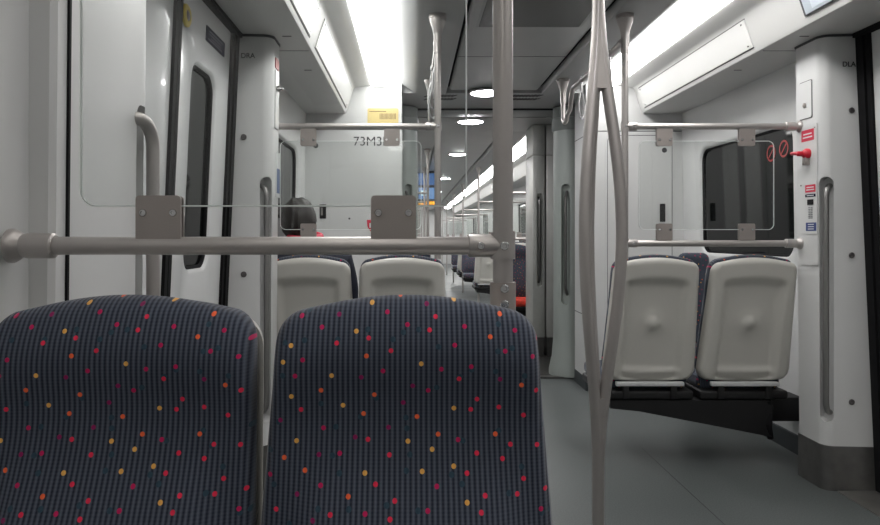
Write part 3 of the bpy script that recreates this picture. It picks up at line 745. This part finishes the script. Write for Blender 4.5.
# near set
YP = 1.20
pole(.158, YP, .97, 2.30, 'thick grey pole standing behind the front dotted seats', 'grab poles of this carriage', (ZL,), True)
rail(SX(-1, 1.333), -1, .158, YP, ZL, 'long grey rail just above the front dotted seats', 'low grab rails')
rail(SX(-1, 1.313), -1, .158, YP, ZU+.03, 'upper rail over the front glass screen, above the picture', 'upper grab rails')
glass(-.575, .094, YP, 1.252, 1.72, 'large clear glass screen above the front rail', 'glass screens', [(-.438, ZL+.0, 1.27), (-.032, ZL+.0, 1.27), (-.438, 1.69, ZU+.02), (-.032, 1.69, ZU+.02)])
# middle bays
YR = 3.435
for s, xp, nm in ((-1, .128, 'left'), (1, 1.060, 'right')):
    pole(xp, YR, 1.085, 2.30, 'grey pole at the aisle end of the %s bay' % nm, 'grab poles of this carriage', (ZL-.02, ZU), False, .0165)
    xw = SX(s, 1.300) if s > 0 else SX(s, wall_u(1.4))
    rail(xw, s, xp, YR, ZL-.02, 'lower rail over the %s bay seat backs' % nm, 'low grab rails')
    rail(xw, s, xp, YR, ZU, 'upper rail over the %s bay seat backs' % nm, 'upper grab rails')
    if s > 0: gx = (1.13, 1.80); bx = (1.478, 1.655)
    else: gx = (-.65, .045); bx = (-.50, -.10)
    if s > 0: bx = (1.47, 1.66)
    gx = (1.13, 1.80) if s > 0 else (-.655, .045); bx = (1.255, 1.665) if s > 0 else (-.515, -.10)
    g = glass(gx[0], gx[1], YR, 1.232, 1.672, 'clear glass screen between the two rails of the %s bay' % nm, 'glass screens',
              [(bx[0], ZL-.005, 1.262), (bx[1], ZL-.005, 1.262), (bx[0], 1.648, ZU-.005), (bx[1], 1.648, ZU-.005)])
# next carriage poles and rails
for i, yy in enumerate((8.75, 11.1, 14.5, 17.8, 21.2, 24.5)):
    for s, xp, nm in ((-1, .20, 'left'), (1, 1.07, 'right')):
        pole(xp, yy, .0, 2.30, '%s pole beyond the gangway on the %s of the aisle' % (ordn[i], nm), 'poles in the next carriage')
        for z, zn in ((ZL-.02, 'lower'), (ZU, 'upper')):
            t = thing('grab_rail', '%s rail at the %s pole beyond the gangway on the %s' % (zn, ordn[i], nm), 'grab rail', ((xp+SX(s, 1.32))/2, yy, z), 0, 'rails in the next carriage')
            b = B(); tube(b, [(xp+s*.014, yy, z), (SX(s, 1.311), yy, z)], RR, 12); obj('rail_tube', b, RAIL, t, 50)
            obj('wall_flange', flange_bm(s, SX(s, 1.311), yy, z), RAIL, t)
        g0, g1 = sorted((xp+s*.07, SX(s, 1.22)))
        glass(g0, g1, yy, 1.232, 1.672, 'clear screen at the %s pole beyond the gangway on the %s' % (ordn[i], nm), 'screens in the next carriage', [(g0+.13, 1.18, 1.262), (g1-.13, 1.18, 1.262)])

# ceiling grab rails with hanging straps along the aisle
def hang_rail(x, y0, y1, label, dip=True):
    t = thing('ceiling_rail', label, 'grab rail', (x, (y0+y1)/2, 2.18), 0, 'overhead grab rails'); z = 2.175
    pts = [Vector((x, y0+.02, z)), Vector((x, y1-.30, z))]
    if dip:
        pts += [Vector((x, y1-.30+.14*i/6, z-.17*(1-math.cos(PI*i/6))/2)) for i in range(1, 5)]
        pts += arc((x, y1-.065, z-.125), .065, PI+.35, 2*PI, 10, (0, 1, 0), (0, 0, 1)) + [Vector((x, y1, 2.19))]
    b = B(); tube(b, pts, .0155, 16); obj('rail_tube', b, RAIL, t, 60)
    b = B(); lathe(b, [(.020, 2.13), (.020, 2.205), (.024, 2.225), (.038, 2.268), (.040, 2.280), (.045, 2.282), (.045, 2.30)], 28, TR(x, y1, 0)); obj('ceiling_socket', b, RAIL, t, 50)
    b = B(); tube(b, [(x, y0, 2.175), (x, y0+.045, 2.175)], .021, 20); obj('end_clamp', b, RAIL, t)
    return t
def strap(label):
    t = thing('hanging_strap', label, 'strap')
    b = B(); ring = arc((0, 0, 0), .021, 0, 2*PI, 20, (1, 0, 0), (0, 0, 1)); tube(b, ring, .0055, 8, False); merge(b, screw_head(Matrix.Identity(4), .004))
    box(b, (-.011, -.006, -.075), (.011, .006, -.018), .003); obj('hanger', b, STRAP, t, 60, True)
    pts = []
    for i in range(33):
        a = 2*PI*i/32; r_ = .058; x = math.sin(a)*r_*(.62+.38*(1-math.cos(a))/2)*.85; z = -.155 + math.cos(a)*.085
        pts.append(Vector((x, 0, z)))
    b = B(); tube(b, pts, .0062, 10, False); obj('loop', b, STRAP, t, 60, True)
    return t
XH = {-1: .128, 1: 1.060}
st0 = strap('grey loop strap hanging on the right overhead rail, farthest from the pole')
for s, nm in ((-1, 'left'), (1, 'right')):
    hang_rail(XH[s], YR+.018, 4.84, 'overhead rail with U-bend running from the %s bay pole' % nm)
    for k, (yy, rz) in enumerate(((4.32, .95), (4.02, .7), (3.70, 1.1))):
        lab = 'grey loop strap hanging on the %s overhead rail, %s' % (nm, ('farthest from the pole', 'the middle one', 'closest to the pole')[k])
        if s > 0 and k == 0: st0.location = (XH[s], yy, 2.175); st0.rotation_euler = (0, 0, rz); st0['label'] = lab; st0['group'] = 'hanging straps'
        else: dup(st0, (XH[s], yy, 2.175), rz, lab, 'hanging straps')

# three-branched pole in the middle of the vestibule
TX, TY = .637, 2.36
def boff(z): return .001 + .076*math.sin(PI*min(1, max(0, (z-.40)/1.62)))**1.8
t = thing('branched_pole', 'tall grey pole that splits into three bowed branches in the doorway area', 'pole', (TX, TY, 0))
b = B(); tube(b, [(TX, TY, .01), (TX, TY, .52)], .0205, 24); obj('lower_tube', b, RAIL, t, 60)
b = B(); tube(b, [(TX, TY, 1.90), (TX, TY, 2.325)], .0205, 24); obj('upper_tube', b, RAIL, t, 60)
b = B(); lathe(b, [(.050, 0), (.050, .008), (.032, .02), (.024, .05)], 28, TR(TX, TY, 0)); obj('floor_flange', b, RAIL, t)
b = B(); lathe(b, [(.024, 2.20), (.03, 2.26), (.05, 2.32), (.045, 2.332)], 28, TR(TX, TY, 0)); obj('ceiling_socket', b, RAIL, t)
for th in (-20, 100, 220):
    a = math.radians(th); d = Vector((math.cos(a), math.sin(a), 0)); pts = []
    for i in range(49):
        q = i/48; z = .40 + 1.62*q; off = boff(z); pts.append(Vector((TX, TY, z)) + d*off)
    b = B(); tube(b, pts, .0195, 20); obj('branch', b, RAIL, t, 60)
for za, zb, nm in ((.42, .65, 'lower_joint'), (1.70, 1.99, 'upper_joint')):
    b = B(); rings = []; ths = [math.radians(a) for a in (-20, 100, 220)]
    for i in range(13):
        z = za+(zb-za)*i/12; ring = []
        for k in range(48):
            ph = 2*PI*k/48; q = max(ths, key=lambda a: math.cos(ph-a)); ring.append(b.verts.new((TX+boff(z)*math.cos(q)+.0185*math.cos(ph), TY+boff(z)*math.sin(q)+.0185*math.sin(ph), z)))
        rings.append(ring)
    for A_, B_ in zip(rings, rings[1:]):
        for k in range(48): b.faces.new((A_[k], A_[(k+1) % 48], B_[(k+1) % 48], B_[k]))
    b.faces.new(rings[0][::-1]); b.faces.new(rings[-1]); obj(nm, b, RAIL, t, 50)

# ================================================================ RIGHT PILLAR EQUIPMENT
def aisle_u(z): return 1.312-.02*z/2.15
def aplate(yc, zc, w, h, r, off, m, name, parent, d=.004): return obj(name, side_plate(1, lambda z: aisle_u(z), yc, zc, w, h, r, -off-d, -off+.001, 4), m, parent)
xf = SX(1, 1.298)
t = thing('lock_flap', 'small white lock flap high on the right pillar', 'access flap', (xf, 3.385, 1.86))
aplate(3.378, 1.865, .105, .185, .008, .001, DARKG, 'flap_joint', t, .001); aplate(3.378, 1.865, .098, .178, .007, .002, PILLAR, 'flap_door', t, .002)
b = B(); lathe(b, [(.012, 0), (.012, .006), (.006, .010)], 16, TR(SX(1, aisle_u(1.83)-.003), 3.383, 1.84) @ RY(-PI/2)); obj('lock', b, BRK, t)
t = thing('emergency_brake', 'red emergency lever on a white plate on the right pillar', 'emergency handle', (xf, 3.38, 1.6))
aplate(3.362, 1.40, .150, .68, .006, .0005, PILLAR, 'mounting_plate', t, .003)
for yy, zz in ((3.302, 1.72), (3.422, 1.72), (3.302, 1.45), (3.422, 1.45)):
    obj('screw', screw_head(TR(SX(1, aisle_u(zz)-.003), yy, zz) @ RY(-PI/2), .004), BRK, t)
s1 = aplate(3.362, 1.690, .105, .055, .003, .0035, REDS, 'red_notice', t, .001)
for i, wv in enumerate((.07, .08)): aplate(3.362, 1.697-.016*i, wv, .006, .001, .0045, WPRINT, 'notice_print', s1, .0006)
b = B(); lathe(b, [(.026, 0), (.026, .014), (.020, .024), (.013, .030), (.012, .052), (.006, .056)], 24, TR(SX(1, aisle_u(1.6)-.003), 3.358, 1.600) @ RY(-PI/2)); obj('lever_hub', b, RED, t)
b = B(); tube(b, [(SX(1, aisle_u(1.6)-.048), 3.358, 1.602), (SX(1, aisle_u(1.6)-.052), 3.393, 1.606), (SX(1, aisle_u(1.6)-.053), 3.415, 1.607)], [.011, .009, .009], 12); obj('lever', b, RED, t)
b = B(); box(b, (SX(1, aisle_u(1.57)-.026), 3.345, 1.545), (SX(1, aisle_u(1.57)-.002), 3.375, 1.585), .004); obj('lever_guard', b, BRK, t)
t = thing('intercom', 'white intercom strip with red and blue labels on the right pillar', 'intercom', (xf, 3.36, 1.33))
aplate(3.335, 1.335, .098, .25, .004, .0035, PILLAR, 'intercom_plate', t, .003)
n1 = aplate(3.338, 1.430, .085, .036, .002, .0065, REDS, 'red_notice', t, .001)
aplate(3.338, 1.436, .06, .005, .001, .0075, WPRINT, 'notice_print', n1, .0006); aplate(3.338, 1.424, .065, .005, .001, .0075, WPRINT, 'notice_print', n1, .0006)
n2 = aplate(3.338, 1.396, .085, .014, .002, .0065, NAVS, 'blue_notice', t, .001); aplate(3.338, 1.396, .06, .004, .001, .0075, WPRINT, 'notice_print', n2, .0006)
aplate(3.338, 1.364, .050, .026, .002, .0065, BLACK, 'display_window', t, .002)
b = B()
for r_ in range(7):
    for c_ in range(2): merge(b, side_plate(1, aisle_u, 3.328+.020*c_, 1.338-.0085*r_, .014, .0035, .001, -.0082, -.0062, 3))
obj('speaker_slots', b, GPRINT, t)
n3 = aplate(3.335, 1.245, .085, .040, .002, .0065, BLUES, 'blue_notice', t, .001)
for i in range(3): aplate(3.335, 1.256-.011*i, .05, .004, .001, .0075, WPRINT, 'notice_print', n3, .0006)
# small blue strip sign beside the left pillar handle
t = thing('lock_flap', 'narrow white lock flap with a red mark high on the left pillar', 'access flap', (SX(-1, 1.30), 3.36, 1.86))
obj('flap_door', side_plate(-1, aisle_u, 3.355, 1.86, .085, .28, .006, -.005, 0, 4), PILLAR, t)
obj('red_mark', side_plate(-1, aisle_u, 3.355, 2.035, .08, .05, .004, -.004, 0, 4), mat('dull_red_print', (.33, .03, .03), .4), t)
b = B(); lathe(b, [(.014, 0), (.014, .008), (.008, .022), (.007, .03)], 16, TR(SX(-1, 1.288), 3.33, 1.91) @ RY(PI/2)); obj('lock', b, CHROME, t)
t = thing('blue_notice', 'narrow blue and white notice on the left pillar', 'notice', (SX(-1, 1.30), 3.42, 1.5))
obj('plate', side_plate(-1, aisle_u, 3.40, 1.50, .09, .22, .004, -.004, 0, 4), WPRINT, t)
obj('blue_print', side_plate(-1, aisle_u, 3.40, 1.47, .07, .12, .003, -.0052, -.004, 4), mat('pale_blue_print', (.12, .17, .33), .5), t)

# route map on the slanted face at top right
t = thing('route_map', 'framed route map on the slanted panel above the right door', 'poster', (SX(1, 1.11), 2.6, 2.25))
b = slant(1, .10, .90, 2.05, 3.10, .0095); obj('map_frame', b, DARKG, t)
b = slant(1, .13, .87, 2.065, 3.085, .0105); obj('map_sheet', b, mat('map_paper', (.42, .47, .52), .4), t)
b = slant(1, .20, .80, 2.92, 3.03, .0115); obj('map_panel', b, mat('map_pale', (.55, .6, .66), .4), t)
random.seed(3); bl = B(); rd = B()
for i in range(5):
    tt = .2+.13*i; 
    merge(rd if i % 2 else bl, slant(1, tt, tt+.025, 2.52, 2.88, .0115))
for i in range(6):
    yy = 2.55+.06*i; merge(bl if i % 2 else rd, slant(1, .2+.1*(i % 3), .5+.1*(i % 3), yy, yy+.008, .0117))
obj('map_blue_lines', bl, BLUES, t); obj('map_red_lines', rd, REDS, t)

# round prohibition stickers on the right bay window
def prohibit(y, z, label):
    x = SX(1, wall_u(z)+.0295); t = thing('prohibition_sticker', label, 'sticker', (x, y, z), 0, 'round red prohibition stickers')
    M = TR(x, y, z) @ RY(-PI/2); dk = mat('dull_red_print', (.33, .03, .03), .4)
    b = B(); tt = B(); n = 32
    for i in range(n):
        a, c = 2*PI*i/n, 2*PI*(i+1)/n
        tt.faces.new([tt.verts.new((q*math.cos(w_), q*math.sin(w_), .001)) for q, w_ in ((.038, a), (.050, a), (.050, c), (.038, c))])
    merge(b, tt, M); box(b, (-.005, -.042, .0002), (.005, .042, .001), M=M @ RZ(PI/4)); obj('ring', b, dk, t)
prohibit(3.95, 1.70, 'red prohibition sticker on the right window, nearer to the pillar'); prohibit(4.09, 1.69, 'red prohibition sticker on the right window, left of its neighbour')

# passenger display hanging from the ceiling of the next carriage
t = thing('passenger_display', 'hanging display with two blue screens over an orange lit text line', 'display', (.25, 12.0, 2.0))
b = B(); box(b, (.10, 12.0, 1.72), (.42, 12.12, 2.33), .01); obj('housing', b, DARKG, t)
b = B(); box(b, (.115, 11.99, 2.085), (.405, 12.0, 2.29), .002); obj('upper_screen', b, mat('screen_dim', (.03, .05, .1), .3, emit=(.12, .25, .55), es=.35), t)
b = B(); box(b, (.115, 11.99, 1.84), (.405, 12.0, 2.04), .002); s_ = obj('lower_screen', b, SCREEN, t)
b = B(); box(b, (.16, 11.985, 1.90), (.30, 11.99, 1.99), .001); obj('screen_content', b, mat('screen_pale', (.2, .3, .3), .3, emit=(.55, .75, .9), es=.6), s_)
b = B(); x = .115
random.seed(11)
while x < .40:
    wv = random.choice((.016, .022, .028)); box(b, (x, 11.985, 1.745), (min(x+wv, .405), 11.99, 1.80)); x += wv+.008
obj('led_text', b, LED, t)

# ================================================================ PASSENGER in the left bay
PX, PY = -.555, 3.80
def skin_bm(joints, edges, sub=2):
    me = bpy.data.meshes.new('sk'); me.from_pydata([j[0] for j in joints], edges, [])
    o = bpy.data.objects.new('sk', me); COL.objects.link(o)
    o.modifiers.new('s', 'SKIN'); sv = me.skin_vertices[0].data
    for i, j in enumerate(joints): sv[i].radius = (j[1], j[2] if len(j) > 2 else j[1]); sv[i].use_root = (i == 0)
    m = o.modifiers.new('u', 'SUBSURF'); m.levels = sub; m.render_levels = sub
    bpy.context.view_layer.update()
    r = bpy.data.meshes.new_from_object(o.evaluated_get(bpy.context.evaluated_depsgraph_get()))
    bpy.data.objects.remove(o); bm = B(); bm.from_mesh(r); bpy.data.meshes.remove(r)
    return bm
P = lambda x, y, z: (PX+x, PY+y, z)
J = [(P(0, .02, .55), .125, .11), (P(0, .0, .72), .13, .10), (P(0, -.03, .90), .145, .10), (P(0, -.04, 1.02), .13, .085), (P(0, -.03, 1.10), .055), (P(-.04, -.015, 1.18), .052)]
E = [(0, 1), (1, 2), (2, 3), (3, 4), (4, 5)]
for s in (-1, 1):
    k = len(J)
    J += [(P(s*.150, -.035, 1.03), .058), (P(s*.185, .0, .88), .044), (P(s*.190, .06, .74), .038), (P(s*.15, .20, .66), .033), (P(s*.09, .30, .63), .026)]
    E += [(3, k), (k, k+1), (k+1, k+2), (k+2, k+3), (k+3, k+4)]
    k = len(J)
    J += [(P(s*.09, .08, .53), .09), (P(s*.11, .42, .53), .066), (P(s*.11, .46, .28), .05), (P(s*.11, .44, .10), .036), (P(s*.115, .55, .045), .035)]
    E += [(0, k), (k, k+1), (k+1, k+2), (k+2, k+3), (k+3, k+4)]
body = skin_bm(J, E)
def head_bm(c, sx=1, sy=1, sz=1):
    b = B(); bmesh.ops.create_uvsphere(b, u_segments=40, v_segments=28, radius=1)
    for v in b.verts:
        x, y, z = v.co; w_ = .078; d_ = .098; h_ = .118
        jaw = 1-.28*sstep(.1, -1, z); X = x*w_*jaw; Y = y*d_*(1-.12*sstep(0, -1, z)); Z = z*h_
        if y > 0:
            Y += .022*math.exp(-(x/.16)**2-((z+.12)/.20)**2)                              # nose
            Y -= .010*(math.exp(-((abs(x)-.36)/.16)**2-((z-.05)/.13)**2))                # eye sockets
            Y += .006*math.exp(-(x/.3)**2-((z+.45)/.07)**2) + .008*math.exp(-(x/.3)**2-((z+.8)/.15)**2)   # lips, chin
        if abs(x) > .93 and -.35 < z < .25: X += math.copysign(.012, x)
        v.co = Vector((X*sx, Y*sy, Z*sz)) + c
    return b
HC = Vector(P(-.070, .0, 1.290))
merge(body, head_bm(HC))
def hand(side, wrist, fwd):
    b = B(); wrist = Vector(wrist); fwd = Vector(fwd).normalized(); lat = fwd.cross(Vector((0, 0, 1))).normalized()
    tube(b, [wrist, wrist+fwd*.04, wrist+fwd*.085], [.024, .032, .030], 12)
    for i, L_ in enumerate((.060, .072, .078, .068)):
        o_ = lat*(-.026+.0175*i)*1; s0 = wrist+fwd*.075+o_
        tube(b, [s0, s0+fwd*L_*.5+Vector((0, 0, -.004)), s0+fwd*L_*.8+Vector((0, 0, -.018)), s0+fwd*L_*.92+Vector((0, 0, -.034))], [.0095, .009, .008, .006], 10)
    th = wrist+fwd*.025-side*lat*.0 + lat*(-side)*.028
    tube(b, [th, th+fwd*.03+lat*(-side)*.018, th+fwd*.06+lat*(-side)*.02+Vector((0, 0, -.01))], [.012, .010, .007], 10)
    return b
for s in (-1, 1): merge(body, hand(s, P(s*.09, .30, .63), (-s*.25, 1, -.15)))
person = obj('person', body, SKIN, None, 80); tag(person, 'seated passenger with dark hair and navy jacket seen from behind in the left bay', 'person')
rm = person.modifiers.new('r', 'REMESH'); rm.mode = 'VOXEL'; rm.voxel_size = .006; rm.use_smooth_shade = True
sm = person.modifiers.new('sm', 'SMOOTH'); sm.iterations = 3
# hair: a cap of the skull, thick at the back, cut away at the face
b = B(); bmesh.ops.create_uvsphere(b, u_segments=48, v_segments=32, radius=1)
kill = [v for v in b.verts if (v.co.y > .45 and v.co.z < .45) or v.co.z < -.80 or (v.co.y > .05 and v.co.z < -.15)]
bmesh.ops.delete(b, geom=kill, context='VERTS')
random.seed(5)
for v in b.verts:
    x, y, z = v.co; f = 1.13+.025*math.sin(9*x+5*z)+.02*math.sin(17*y+11*x)+random.uniform(-.01, .01); v.co = Vector((x*.086*f, y*.100*f, z*.108*f)) + HC
bmesh.ops.solidify(b, geom=b.faces[:], thickness=.010)
obj('hair', b, HAIR, person, 80)
for i, s in enumerate((-1, 1)):
    pass
JK = [(P(0, .02, .50), .15, .135), (P(0, .0, .70), .155, .125), (P(0, -.03, .90), .17, .125), (P(0, -.035, 1.05), .155, .105), (P(0, -.03, 1.13), .085)]
EK = [(0, 1), (1, 2), (2, 3), (3, 4)]
for s in (-1, 1):
    k = len(JK); JK += [(P(s*.175, -.035, 1.055), .082), (P(s*.205, .0, .88), .064), (P(s*.190, .06, .74), .050), (P(s*.15, .19, .665), .045)]; EK += [(3, k), (k, k+1), (k+1, k+2), (k+2, k+3)]
obj('jacket', skin_bm(JK, EK), JACK, person, 80)
b = B(); pts = arc(P(-.03, -.02, 1.195), .082, 0, 2*PI, 28, (1, 0, 0), (0, 1, .15)); tube(b, pts, .020, 12, False); o = obj('scarf', b, REDS, person, 80); o['label'] = 'red scarf collar'
JT = [(P(0, .03, .54), .14, .12)]; ET = []
for s in (-1, 1):
    k = len(JT); JT += [(P(s*.09, .10, .53), .10), (P(s*.11, .42, .53), .078), (P(s*.11, .46, .28), .063), (P(s*.11, .445, .13), .056)]; ET += [(0, k), (k, k+1), (k+1, k+2), (k+2, k+3)]
obj('trousers', skin_bm(JT, ET), JEANS, person, 80)
for s in (-1, 1):
    b = B(); box(b, (PX+s*.115-.045, PY+.40, .0), (PX+s*.115+.045, PY+.67, .085), .035, 4)
    for v in b.verts:
        if v.co.y > PY+.55: v.co.z *= .8
    obj('shoe', b, BLACK, person, 80)
